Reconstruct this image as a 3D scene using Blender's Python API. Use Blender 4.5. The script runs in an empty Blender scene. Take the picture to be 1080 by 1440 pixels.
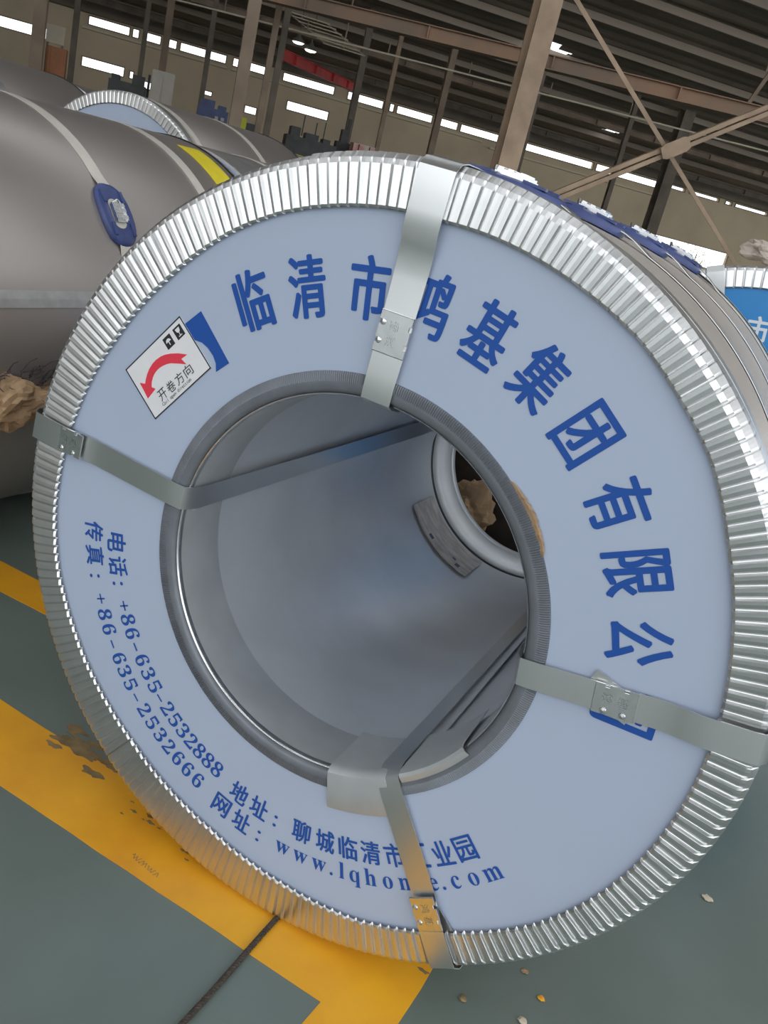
import bpy, bmesh, math, random
import numpy as np
from mathutils import Vector, Matrix
random.seed(7)
sc = bpy.context.scene
COL = sc.collection
PI = math.pi
rad = math.radians

# ---------------------------------------------------------------- camera, sky, exposure
def make_camera():
    cd = bpy.data.cameras.new('camera')
    cam = bpy.data.objects.new('camera', cd); COL.objects.link(cam)
    yaw, pitch, roll, f = -0.3741, 0.3362, 0.2512, 1223.26
    fwd = Vector((math.sin(yaw)*math.cos(pitch), math.cos(yaw)*math.cos(pitch), -math.sin(pitch)))
    right = Vector((math.cos(yaw), -math.sin(yaw), 0)); up = right.cross(fwd)
    r = math.cos(roll)*right + math.sin(roll)*up
    u = -math.sin(roll)*right + math.cos(roll)*up
    M = Matrix((r, u, -fwd)).transposed().to_4x4()
    M.translation = Vector((0.503, -1.161, 1.2506))
    cam.matrix_world = M
    cd.sensor_fit = 'VERTICAL'; cd.sensor_height = 36.0
    cd.lens = 36.0*f/1440.0
    cd.clip_start = 0.02; cd.clip_end = 500
    sc.camera = cam
make_camera()

world = bpy.data.worlds.new('overcast_sky'); sc.world = world
world.use_nodes = True
bg = world.node_tree.nodes['Background']
bg.inputs[0].default_value = (0.93, 0.97, 1.0, 1)
bg.inputs[1].default_value = 1.95

sc.view_settings.view_transform = 'Standard'
sc.view_settings.look = 'None'
sc.view_settings.gamma = 1.0
sc.view_settings.use_curve_mapping = False
sc.view_settings.exposure = 0.0

# ---------------------------------------------------------------- materials
MATS = {}
def mat(name, col, rough=0.5, metal=0.0, noise=0.0, nscale=8.0, rvar=0.0, bump=0.0, bscale=60.0, stretch=None, col2=None, emit=None, spec=None):
    m = bpy.data.materials.new(name); m.use_nodes = True
    nt = m.node_tree; b = nt.nodes['Principled BSDF']
    b.inputs['Base Color'].default_value = (*col, 1)
    b.inputs['Roughness'].default_value = rough
    b.inputs['Metallic'].default_value = metal
    if spec is not None: b.inputs['Specular IOR Level'].default_value = spec
    if noise or rvar or bump:
        tc = nt.nodes.new('ShaderNodeTexCoord'); mp = nt.nodes.new('ShaderNodeMapping')
        nt.links.new(tc.outputs['Object'], mp.inputs[0])
        if stretch: mp.inputs['Scale'].default_value = stretch
    if noise:
        n = nt.nodes.new('ShaderNodeTexNoise'); n.inputs['Scale'].default_value = nscale; n.inputs['Detail'].default_value = 5
        nt.links.new(mp.outputs[0], n.inputs['Vector'])
        cr = nt.nodes.new('ShaderNodeValToRGB')
        c2 = col2 or tuple(max(0, c*(1-noise)) for c in col)
        cr.color_ramp.elements[0].position = .35; cr.color_ramp.elements[1].position = .65
        cr.color_ramp.elements[0].color = (*c2, 1); cr.color_ramp.elements[1].color = (*col, 1)
        nt.links.new(n.outputs['Fac'], cr.inputs[0]); nt.links.new(cr.outputs[0], b.inputs['Base Color'])
    if rvar:
        n2 = nt.nodes.new('ShaderNodeTexNoise'); n2.inputs['Scale'].default_value = nscale*1.7; n2.inputs['Detail'].default_value = 3
        nt.links.new(mp.outputs[0], n2.inputs['Vector'])
        mr = nt.nodes.new('ShaderNodeMapRange'); mr.inputs['To Min'].default_value = max(.03, rough-rvar); mr.inputs['To Max'].default_value = rough+rvar
        nt.links.new(n2.outputs['Fac'], mr.inputs[0]); nt.links.new(mr.outputs[0], b.inputs['Roughness'])
    if bump:
        n3 = nt.nodes.new('ShaderNodeTexNoise'); n3.inputs['Scale'].default_value = bscale; n3.inputs['Detail'].default_value = 3
        nt.links.new(mp.outputs[0], n3.inputs['Vector'])
        bp = nt.nodes.new('ShaderNodeBump'); bp.inputs['Strength'].default_value = bump; bp.inputs['Distance'].default_value = .01
        nt.links.new(n3.outputs['Fac'], bp.inputs['Height']); nt.links.new(bp.outputs[0], b.inputs['Normal'])
    if emit:
        b.inputs['Emission Color'].default_value = (*emit[0], 1); b.inputs['Emission Strength'].default_value = emit[1]
    MATS[name] = m
    return m
mat('galvanised', (.66, .67, .68), .30, 1.0, noise=.10, nscale=14, rvar=.05)
mat('ring_steel', (.80, .80, .80), .33, 1.0, noise=.08, nscale=20, rvar=.05)
mat('strap_steel', (.74, .75, .75), .30, 1.0)
mat('strap_pale', (.80, .76, .69), .38, .45, noise=.08, nscale=18)
mat('seal_steel', (.80, .81, .82), .22, 1.0, noise=.1, nscale=60)
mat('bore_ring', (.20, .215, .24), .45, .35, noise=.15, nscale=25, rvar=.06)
mat('bore_steel', (.80, .82, .86), .40, .62, noise=.08, nscale=6, rvar=.04)
mat('bore_flange', (.62, .64, .66), .45, .6, noise=.1, nscale=12)
mat('wrap_beige', (.70, .64, .59), .42, .7, noise=.08, nscale=3, rvar=.05, stretch=(1, .25, 1))
mat('wrap_grey', (.52, .475, .45), .34, .80, noise=.08, nscale=3, rvar=.04, stretch=(1, .2, 1))
mat('panel_blue', (.44, .505, .64), .42, 0, noise=.04, nscale=2.5, spec=.35)
mat('panel_bright_blue', (.035, .27, .66), .4, 0, noise=.05, nscale=2)
mat('print_blue', (.022, .088, .36), .5, 0, spec=.2)
mat('print_white', (.80, .84, .88), .5)
mat('sticker_white', (.80, .79, .81), .45, noise=.03, nscale=30)
mat('sticker_black', (.018, .018, .024), .5)
mat('sticker_red', (.78, .045, .075), .45)
mat('pad_blue', (.055, .08, .23), .38, noise=.2, nscale=30)
mat('floor_green', (.165, .205, .185), .36, noise=.3, nscale=1.6, rvar=.10, col2=(.125, .158, .140), bump=.05, bscale=14)
mat('paint_yellow', (.88, .43, .018), .42, noise=.6, nscale=5.5, col2=(.76, .33, .018), rvar=.08)
mat('scuff_grey', (.30, .21, .10), .6, noise=.4, nscale=30)
mat('rope_brown', (.075, .058, .045), .9, noise=.5, nscale=120)
mat('kraft', (.47, .31, .18), .85, noise=.35, nscale=9, bump=.4, bscale=18)
mat('paper_pale', (.60, .52, .45), .85, noise=.25, nscale=9, bump=.4, bscale=16)
mat('fibre_dark', (.06, .05, .06), .8)
mat('tape_yellow', (.80, .66, .03), .35, noise=.1, nscale=20)
mat('tape_pale', (.60, .56, .36), .5, noise=.3, nscale=8)
mat('seam_light', (.62, .62, .62), .35, .9, noise=.15, nscale=30)
mat('label_worn', (.66, .61, .56), .6, noise=.35, nscale=22, col2=(.42, .39, .37), stretch=(1, 3, 1))
mat('label_ink', (.12, .12, .22), .6, noise=.3, nscale=60)
mat('steel_brown', (.36, .26, .18), .6, noise=.35, nscale=1.5, rvar=.1)
mat('steel_dark', (.24, .19, .145), .65, noise=.35, nscale=2)
mat('steel_tan', (.47, .33, .225), .6, noise=.3, nscale=2.5)
mat('girder_rust', (.44, .27, .175), .65, noise=.5, nscale=.9, col2=(.30, .22, .165))
mat('wall_beige', (.84, .69, .48), .8, noise=.12, nscale=.6)
mat('wall_dark', (.28, .235, .185), .8, noise=.2, nscale=.6)
mat('ledge', (.85, .76, .58), .6)
mat('roof_sheet', (.36, .285, .225), .7, noise=.3, nscale=.35)
mat('purlin', (.40, .32, .25), .6)
mat('crane_red', (.70, .06, .06), .5, noise=.25, nscale=2)
mat('lamp_lens', (.9, .88, .8), .4, emit=((1, .95, .85), 2.5))
mat('lamp_body', (.4, .38, .34), .5, .6)
mat('machine_dark', (.09, .088, .09), .6, noise=.3, nscale=5)
mat('machine_blue', (.07, .10, .24), .5, noise=.3, nscale=5)
mat('cabinet_grey', (.55, .50, .43), .6, noise=.1, nscale=4)
mat('box_orange', (.45, .19, .09), .7, noise=.2, nscale=4)
mat('board_pale', (.62, .54, .42), .7, noise=.1, nscale=3)
mat('vest_yellow', (.62, .66, .05), .6)
mat('bag_red', (.62, .16, .14), .7, noise=.4, nscale=3, col2=(.75, .62, .55))
mat('cloth_dark', (.03, .03, .05), .8)
mat('skin', (.42, .26, .19), .6)
mat('leaf_green', (.33, .42, .06), .6, noise=.4, nscale=9)
mat('bark', (.12, .09, .06), .8)
mat('filler_dark', (.05, .036, .028), .8, noise=.3, nscale=20)
mat('dirt', (.24, .215, .18), .9, noise=.3, nscale=.8)
g = mat('glass', (1, 1, 1), .02); gb = g.node_tree.nodes['Principled BSDF']
gb.inputs['Transmission Weight'].default_value = 1; gb.inputs['IOR'].default_value = 1.05

# ---------------------------------------------------------------- mesh helpers
class MB:
    def __init__(s): s.v = []; s.f = []
    def quadgrid(s, rows, closed_u=False, closed_v=False):
        """rows: list of equal-length lists of points"""
        b = len(s.v); nu = len(rows); nv = len(rows[0])
        for r in rows: s.v += [tuple(p) for p in r]
        for i in range(nu if closed_u else nu-1):
            for j in range(nv if closed_v else nv-1):
                i2 = (i+1) % nu; j2 = (j+1) % nv
                s.f.append((b+i*nv+j, b+i2*nv+j, b+i2*nv+j2, b+i*nv+j2))
        return s
    def box(s, c, size, X=(1, 0, 0), Y=(0, 1, 0), Z=(0, 0, 1)):
        c = Vector(c); X = Vector(X)*size[0]/2; Y = Vector(Y)*size[1]/2; Z = Vector(Z)*size[2]/2
        b = len(s.v)
        for k in (-1, 1):
            for j in (-1, 1):
                for i in (-1, 1): s.v.append(tuple(c+X*i+Y*j+Z*k))
        for q in ((0, 2, 3, 1), (4, 5, 7, 6), (0, 1, 5, 4), (2, 6, 7, 3), (0, 4, 6, 2), (1, 3, 7, 5)):
            s.f.append(tuple(b+i for i in q))
        return s
    def prism(s, pts, thick):
        """pts: closed loop of 3-D points, thick: 3-D offset vector"""
        b = len(s.v); n = len(pts); t = Vector(thick)
        s.v += [tuple(Vector(p)) for p in pts]; s.v += [tuple(Vector(p)+t) for p in pts]
        s.f.append(tuple(b+i for i in range(n))); s.f.append(tuple(b+n+i for i in reversed(range(n))))
        for i in range(n):
            j = (i+1) % n; s.f.append((b+i, b+n+i, b+n+j, b+j))
        return s
    def tube(s, path, r, n=8, cap=True):
        path = [Vector(p) for p in path]; rows = []
        for i, p in enumerate(path):
            d = (path[min(i+1, len(path)-1)]-path[max(i-1, 0)]).normalized()
            a = d.orthogonal().normalized() if i == 0 else (a-d*a.dot(d)).normalized()
            c = d.cross(a); rr = r[i] if isinstance(r, (list, tuple)) else r
            rows.append([p+(a*math.cos(2*PI*k/n)+c*math.sin(2*PI*k/n))*rr for k in range(n)])
        b = len(s.v); s.quadgrid(rows, closed_v=True)
        if cap:
            s.f.append(tuple(b+k for k in range(n))); m = b+(len(path)-1)*n
            s.f.append(tuple(m+k for k in reversed(range(n))))
        return s
    def band(s, path, wid, nrm, th):
        """flat strip: path of points, wid: half-width vectors (one or per point), nrm: per-point outward normals"""
        W = wid if isinstance(wid, list) else [Vector(wid)]*len(path)
        rows = []
        for p, w, n in zip(path, W, nrm):
            p = Vector(p); n = Vector(n)*th
            rows.append([p-w, p-w+n, p+w+n, p+w])
        b = len(s.v); s.quadgrid(rows, closed_v=True)
        s.f.append((b, b+1, b+2, b+3)); e = b+(len(path)-1)*4; s.f.append((e+3, e+2, e+1, e))
        return s
    def build(s, name, m, parent=None, smooth=False, recalc=True):
        me = bpy.data.meshes.new(name); me.from_pydata(s.v, [], s.f); me.update()
        if recalc:
            bm = bmesh.new(); bm.from_mesh(me); bmesh.ops.recalc_face_normals(bm, faces=bm.faces); bm.to_mesh(me); bm.free()
        if smooth:
            me.polygons.foreach_set('use_smooth', [True]*len(me.polygons))
            try: me.set_sharp_from_angle(angle=rad(40))
            except Exception: pass
        me.materials.append(MATS[m])
        o = bpy.data.objects.new(name, me); COL.objects.link(o)
        if parent: o.parent = parent
        return o

def tag(o, label=None, cat=None, group=None, kind=None):
    if label: o['label'] = label
    if cat: o['category'] = cat
    if group: o['group'] = group
    if kind: o['kind'] = kind
    return o
def empty(name, loc, label, cat, group=None, rz=0.0):
    o = bpy.data.objects.new(name, None); COL.objects.link(o)
    o.location = loc; o.rotation_euler = (0, 0, rz); o.empty_display_size = .1
    return tag(o, label, cat, group)
def copy_tree(o, parent=None):
    c = o.copy(); COL.objects.link(c); c.parent = parent
    for ch in list(o.children): copy_tree(ch, c)
    return c

# text glyphs -> meshes
DEPS = None
GL = {}
SERIF = {}
for i in range(10): SERIF[str(i)] = chr(0x1D7CE+i)
for i in range(26): SERIF[chr(97+i)] = chr(0x1D41A+i)
def glyph(ch, bold=0.02, serif=False):
    """returns (verts2d, faces, bbox) of one character at size 1"""
    key = (ch, bold, serif)
    if key in GL: return GL[key]
    cu = bpy.data.curves.new('glyph', 'FONT'); cu.body = SERIF.get(ch, ch) if serif else ch
    cu.size = 1; cu.offset = bold; cu.resolution_u = 4; cu.fill_mode = 'FRONT'
    o = bpy.data.objects.new('glyph', cu); COL.objects.link(o)
    bpy.context.view_layer.update()
    dg = bpy.context.evaluated_depsgraph_get()
    me = bpy.data.meshes.new_from_object(o.evaluated_get(dg))
    V = [(v.co.x, v.co.y) for v in me.vertices]; F = [tuple(p.vertices) for p in me.polygons]
    bpy.data.objects.remove(o); bpy.data.curves.remove(cu); bpy.data.meshes.remove(me)
    xs = [p[0] for p in V] or [0, 1]; ys = [p[1] for p in V] or [0, 1]
    GL[key] = (V, F, (min(xs), max(xs), min(ys), max(ys)))
    return GL[key]
def put_glyph(mb, ch, center, right, up, out, w=None, h=None, bold=.02, serif=False, size=None, grow=0):
    """add glyph to mb centred at center (3-D); w,h: size of its bounding box; size: uniform em scale keeping the font's own centre line"""
    V, F, (x0, x1, y0, y1) = glyph(ch, bold, serif)
    C = Vector(center); Rv = Vector(right); U = Vector(up); O = Vector(out)*.0004
    if size is not None:
        sx, sy = size if isinstance(size, tuple) else (size, size); cx = (x0+x1)/2; cy = .36
    else:
        sx = w/(x1-x0); sy = h/(y1-y0); cx = (x0+x1)/2; cy = (y0+y1)/2
    sh = [(0, 0)] if not grow else [(-grow, 0), (grow, 0), (0, grow*.6), (0, -grow*.6), (-grow*.7, grow*.45), (grow*.7, grow*.45), (-grow*.7, -grow*.45), (grow*.7, -grow*.45)]
    for k, (gx_, gy_) in enumerate(sh):
        b = len(mb.v)
        for x, y in V: mb.v.append(tuple(C+Rv*((x-cx)*sx+gx_)+U*((y-cy)*sy+gy_)+O*(1+.05*k)))
        for f in F: mb.f.append(tuple(b+i for i in f))

def smoothstep(t): t = max(0, min(1, t)); return t*t*(3-2*t)

# ---------------------------------------------------------------- coil builder pieces (coil axis +y, face at local y=0, centre height zc)
def circ(r, y, zc, n=96, a0=0, a1=360):
    if a1-a0 >= 360: return [(r*math.cos(2*PI*i/n), y, zc+r*math.sin(2*PI*i/n)) for i in range(n)]
    return [(r*math.cos(rad(a0+(a1-a0)*i/n)), y, zc+r*math.sin(rad(a0+(a1-a0)*i/n))) for i in range(n+1)]
def lathe(prof, zc, n=128):
    mb = MB(); mb.quadgrid([circ(r, y, zc, n) for r, y in prof], closed_v=True); return mb
def pleat(t):
    t %= 1.0
    P = ((0, .10), (.12, .60), (.46, .88), (.78, 1), (.90, .05), (.95, 0), (1, .10))
    for (a, b), (c, d) in zip(P, P[1:]):
        if t <= c: return b+(d-b)*(t-a)/(c-a)
    return 0
def pleated_ring(name, parent, zc, R, rin, a0, a1, count, amp, m, y0=-.003, lift=0.0, samples=(0, .12, .46, .78, .90, .95), side=.055):
    """radially pleated sheet ring wrapping from the face round the rim"""
    rows = []
    step = 360.0/count
    k0 = int(round(a0/step)); k1 = int(round(a1/step))
    rng = random.Random(int(a0)+11)
    jit = [(rng.uniform(.82, 1.05), rng.uniform(-.0004, .0004)) for k in range(k0, k1)]
    angs = [((k+s)*step, pleat(s)*jit[k-k0][0], jit[k-k0][1]) for k in range(k0, k1) for s in samples]
    for a, h, wob in angs:
        ri = rin(a) if callable(rin) else rin
        c, s_ = math.cos(rad(a)), math.sin(rad(a))
        prof = [(ri-.0006+.0015*h, y0-lift+.0020-amp*h*.85), (ri+.004, y0-lift+wob-amp*h), (R-.013, y0-lift+wob-amp*h*.95),
                (R-.005, y0+.002-lift-amp*h*.45), (R+.0015+lift+amp*h*.10, y0+.010), (R+.002+lift+amp*h*.06, y0+.022), (R+.002+lift, y0+side)]
        rows.append([(r*c, y, zc+r*s_) for r, y in prof])
    mb = MB(); mb.quadgrid(rows, closed_u=(a1-a0 >= 359.9))
    return mb.build(name, m, parent, recalc=False)
def shell(name, parent, zc, R, y0, y1, m, rcore=.2):
    prof = [(rcore+.02, y0+.012), (R-.004, y0+.012), (R-.001, y0+.013), (R, y0+.016), (R, (y0+y1)/2), (R, y1-.016), (R-.001, y1-.013), (R-.004, y1-.012), (rcore+.02, y1-.012)]
    return lathe(prof, zc, 160).build(name, m, parent, smooth=True)
def hoop(name, parent, zc, R, y, w, m, th=.0012, a0=0, a1=360):
    n = 120
    if a1-a0 >= 360:
        mb = MB(); mb.quadgrid([circ(R, y-w/2, zc, n), circ(R+th, y-w/2, zc, n), circ(R+th, y+w/2, zc, n), circ(R, y+w/2, zc, n)], closed_u=True, closed_v=True)
    else:
        mb = MB(); mb.quadgrid([circ(R, y-w/2, zc, n, a0, a1), circ(R+th, y-w/2, zc, n, a0, a1), circ(R+th, y+w/2, zc, n, a0, a1), circ(R, y+w/2, zc, n, a0, a1)], closed_u=True)
    return mb.build(name, m, parent, smooth=True)
def pad(parent, zc, R, y, ang, length=.20, width=.15, m='pad_blue'):
    """curved oval plastic pad lying on the cylinder, with a crimped buckle on top of it"""
    rows = []; n = 14; hs = length/2
    def pt(u, v, h):   # u along circumference, v along axis
        a = rad(ang)+u/R
        return ((R+h)*math.cos(a), y+v, zc+(R+h)*math.sin(a))
    mb = MB(); out = []
    N = 28
    rings = ((1.0, .001), (1.0, .008), (.94, .014), (.72, .017), (.42, .011), (.0, .010))
    for k, h in rings:
        out.append([pt(hs*k*math.copysign(abs(math.cos(2*PI*i/N))**.8, math.cos(2*PI*i/N)), width/2*k*math.copysign(abs(math.sin(2*PI*i/N))**.8, math.sin(2*PI*i/N)), h) for i in range(N)])
    mb.quadgrid(out, closed_v=True)
    for sgn in (-1, 1):     # raised grip ribs either side of the strap
        for q in (-.25, .25):
            pts = [pt(q*length+dx, sgn*width*.30+dy, .020) for dx, dy in ((-.018, -.006), (.018, -.006), (.018, .006), (-.018, .006))]
            a = rad(ang); mb.prism(pts, (math.cos(a)*-.004, 0, math.sin(a)*-.004))
    p = mb.build('edge_pad', m, parent, smooth=True)
    b = MB(); a = rad(ang); nrm = Vector((math.cos(a), 0, math.sin(a))); tg = Vector((-math.sin(a), 0, math.cos(a))); ax = Vector((0, 1, 0))
    c0 = Vector(pt(0, 0, .019))
    b.box(c0, (.058, .040, .004), tg, ax, nrm)
    for q in (-.016, .004, .020): b.box(c0+tg*q+nrm*.004, (.009, .044, .009), tg, ax, nrm)
    for sg in (-1, 1): b.box(c0+ax*sg*.021+nrm*.001, (.050, .004, .010), tg, ax, nrm)
    b.tube([c0+tg*.030-ax*.016, c0+tg*.036+nrm*.007, c0+tg*.030+ax*.016], .003, 6)
    b.build('buckle', 'seal_steel', p)
    return p
def strap_over_pad(name, parent, zc, R, y, w, m, pads, th=.0013):
    """full hoop that rises over each pad angle"""
    path = []; W = []; N = []
    n = 220
    for i in range(n+1):
        a = 360*i/n; h = 0.0006
        for pa in pads:
            dd = abs((a-pa+180) % 360-180)*PI/180*R
            h = max(h, .0105*smoothstep((.135-dd)/.07))
        c, s_ = math.cos(rad(a)), math.sin(rad(a))
        path.append(((R+h)*c, y, zc+(R+h)*s_)); N.append((c, 0, s_))
    mb = MB().band(path, Vector((0, w/2, 0)), N, th)
    return mb.build(name, m, parent, smooth=True)

# ================================================================= THE SETTING
CP = Vector((.503, -1.161, 0)); HW = Vector((.768, .640, 0)).normalized(); HN = Vector((-.640, .768, 0)).normalized()
UP = Vector((0, 0, 1))
def H(s, d, z): return CP+HW*s+HN*d+UP*z       # hall frame: s along the back wall, d towards it

fl = MB().quadgrid([[H(-30, -30, 0), H(60, -30, 0)], [H(-30, 41, 0), H(60, 41, 0)]]).build('floor', 'floor_green', recalc=True)
tag(fl, 'dark grey-green painted factory floor with worn patches', kind='structure')
def paint(name, pts, m='paint_yellow', z=.0008):
    mb = MB().prism([(x, y, .0002) for x, y in pts], (0, 0, z)); return mb.build(name, m, fl)
def ragged(p, q, n, amp, rng):
    out = []
    for i in range(n):
        t = i/(n-1); j = rng.uniform(-amp, amp)
        d = Vector((q[0]-p[0], q[1]-p[1])); nn = Vector((-d.y, d.x)).normalized()
        out.append((p[0]+d.x*t+nn.x*j, p[1]+d.y*t+nn.y*j))
    return out
rg = random.Random(3)
paint('yellow_line', ragged((-2.6, -.028), (.195, -.100), 40, .0015, rg)+[(.195, -.103), (.165, -.45), (.300, -.47), (.325, .03)]+ragged((.325, .094), (-2.6, .150), 40, .003, rg))
paint('yellow_line', ragged((-3.2, .46), (.6, .46), 24, .002, rg)+ragged((.6, .585), (-3.2, .585), 24, .002, rg))
rs = random.Random(5); sf = MB()
for k in range(60):
    if k < 34: cx, cy, r = rs.uniform(-.60, -.36), rs.gauss(.120, .022), rs.uniform(.004, .018)
    elif k < 50: cx, cy, r = rs.uniform(-.36, -.10), rs.gauss(.045, .02), rs.uniform(.002, .006)
    else: cx, cy, r = rs.uniform(.08, .32), rs.gauss(.075, .01), rs.uniform(.003, .010)
    f1, f2 = rs.uniform(0, 6), rs.uniform(0, 6)
    sf.prism([(cx+1.9*r*math.cos(a)*(1+.3*math.sin(3*a+f1)), cy+.7*r*math.sin(a)*(1+.35*math.sin(4*a+f2)), .0009+k*1e-6) for a in [2*PI*i/18 for i in range(18)]], (0, 0, .0004))
o = sf.build('worn_patches', 'scuff_grey', fl); o['kind'] = 'stuff'
sb = MB(); px_ = -.255
for k in range(7):
    q = [(px_+.010*k+.010*t, -.052-.0015*k+.006*math.sin(6.5*t+k*1.7)) for t in (0, .25, .5, .75, 1)]
    for (xa, ya), (xb, yb_) in zip(q, q[1:]):
        d = Vector((xb-xa, yb_-ya, 0)).normalized(); nn = Vector((-d.y, d.x, 0))*.0006
        a, b = Vector((xa, ya, .0012)), Vector((xb, yb_, .0012)); sf_ = len(sb.v)
        sb.v += [tuple(a-nn), tuple(b-nn), tuple(b+nn), tuple(a+nn)]; sb.f.append((sf_, sf_+1, sf_+2, sf_+3))
sb.build('pen_scribble', 'steel_dark', fl)

# back wall with real openings
def wall_with_holes(name, d, s0, s1, z0, z1, holes, m, th=.25):
    S = sorted({s0, s1, *[h[0] for h in holes], *[h[1] for h in holes]}); Z = sorted({z0, z1, *[h[2] for h in holes], *[h[3] for h in holes]})
    mb = MB()
    for a, b in zip(S, S[1:]):
        run = None
        for c, e in zip(Z, Z[1:]):
            ms, mz = (a+b)/2, (c+e)/2
            if any(h[0] < ms < h[1] and h[2] < mz < h[3] for h in holes): continue
            mb.box(H(ms, d+th/2, mz), (b-a, th, e-c), HW, HN, UP)
    o = mb.build(name, m); return tag(o, kind='structure')
STRIP = [(-3.33, -1.78), (-1.70, -1.43), (-1.27, -.6), (-.32, .01), (.12, 1.14), (1.26, 1.96), (2.2, 3.55), (4.25, 6.45), (7.0, 8.6), (8.85, 9.09), (9.18, 10.84), (10.97, 12.03), (12.12, 14.0), (14.12, 15.0), (15.12, 18.75), (18.87, 19.77), (19.92, 22.3)]
STRIP2 = [(22.62, 22.77), (22.90, 23.7), (23.93, 25.64), (25.97, 26.39), (26.55, 28.5), (28.7, 31)]
LOW = [(-6.45, -4.6, 3.74, 4.16), (-3.42, -1.8, 3.18, 3.56), (-1.62, -1.44, 3.2, 3.5), (-1.25, -.72, 2.98, 3.28), (2.95, 3.47, 3.10, 3.42), (1.2, 1.62, 3.35, 3.55), (4.6, 6.40, 3.64, 4.02), (20.2, 22.8, 2.2, 2.74), (22.8, 27.2, 1.8, 2.74), (16.6, 18.0, 2.2, 2.7)]
holes = [(a, b, 4.66, 5.0) for a, b in STRIP]+[(a, b, 4.83, 5.02) for a, b in STRIP2]+LOW
wall_with_holes('wall_back', 39.5, -22, 46, 0, 5.7, holes, 'wall_beige')
for i, (a, b, c, e) in enumerate(holes):
    fr = MB(); t = .035
    for zz in (c+t/2, e-t/2): fr.box(H((a+b)/2, 39.50, zz), (b-a, .08, t), HW, HN, UP)
    for ss in (a+t/2, b-t/2): fr.box(H(ss, 39.50, (c+e)/2), (t, .08, e-c), HW, HN, UP)
    f = tag(fr.build('window_%d' % (i+1), 'steel_brown'), kind='structure')
    MB().box(H((a+b)/2, 39.6, (c+e)/2), (b-a, .01, e-c), HW, HN, UP).build('pane', 'glass', f)
tr = MB()
for a, b, z in ((-3.5, 2.0, 4.53), (2.2, 13.2, 4.53), (13.6, 22.3, 4.36)): tr.box(H((a+b)/2, 39.38, z), (b-a, .22, .07), HW, HN, UP)
tag(tr.build('trim_1', 'ledge'), kind='structure')
tr = MB(); tr.box(H(12, 39.3, 5.30), (68, .4, .50), HW, HN, UP); tag(tr.build('trim_2', 'wall_dark'), kind='structure')
wl = MB().box(H(-22, 16, 4.5), (.25, 47, 9), HW, HN, UP).build('wall_left', 'wall_dark'); tag(wl, kind='structure')

# roof: corrugated sheet sloping down to the eave, with a few holes
def roof_z(d): return 5.62+(39.5-d)*.105
def roof():
    mb = MB(); d0, d1 = -9.0, 40.3; n = 320; cols = [-24+70*i/70 for i in range(71)]
    HO = [(9.9, 10.2, 27.3, 28.0), (10.2, 10.6, 27.6, 28.7), (10.85, 11.2, 28.1, 28.9), (11.2, 11.7, 28.4, 29.2), (16.6, 17.1, 35.0, 35.7), (17.1, 17.7, 35.4, 36.3)]
    cols = sorted(set(cols+[h[0] for h in HO]+[h[1] for h in HO]))
    rows = []
    for i in range(n+1):
        d = d0+(d1-d0)*i/n; z = roof_z(d)+(.035 if i % 4 in (1, 2) else -.035)
        rows.append([H(s, d, z) for s in cols])
    mb.v = [tuple(p) for r in rows for p in r]; nc = len(cols)
    SK = [(-7.0, -5.2), (-2.6, -.8), (1.8, 3.2), (8.4, 9.8)]      # open skylight strips along the roof
    for i in range(n):
        dm = d0+(d1-d0)*(i+.5)/n
        if any(a < dm < b for a, b in SK): continue
        for j in range(nc-1):
            ms = (cols[j]+cols[j+1])/2
            if any(h[0] < ms < h[1] and h[2] < dm < h[3] for h in HO): continue
            mb.f.append((i*nc+j, (i+1)*nc+j, (i+1)*nc+j+1, i*nc+j+1))
    return mb.build('ceiling', 'roof_sheet', recalc=False)
ce = roof(); tag(ce, 'dark corrugated metal roof sheet', kind='structure')
pu = MB()
for k in range(22):
    d = 38.6-k*2.0; pu.box(H(11, d, roof_z(d)-.16), (68, .08, .18), HW, HN, UP)
tag(pu.build('trim_3', 'purlin'), kind='structure')

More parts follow.
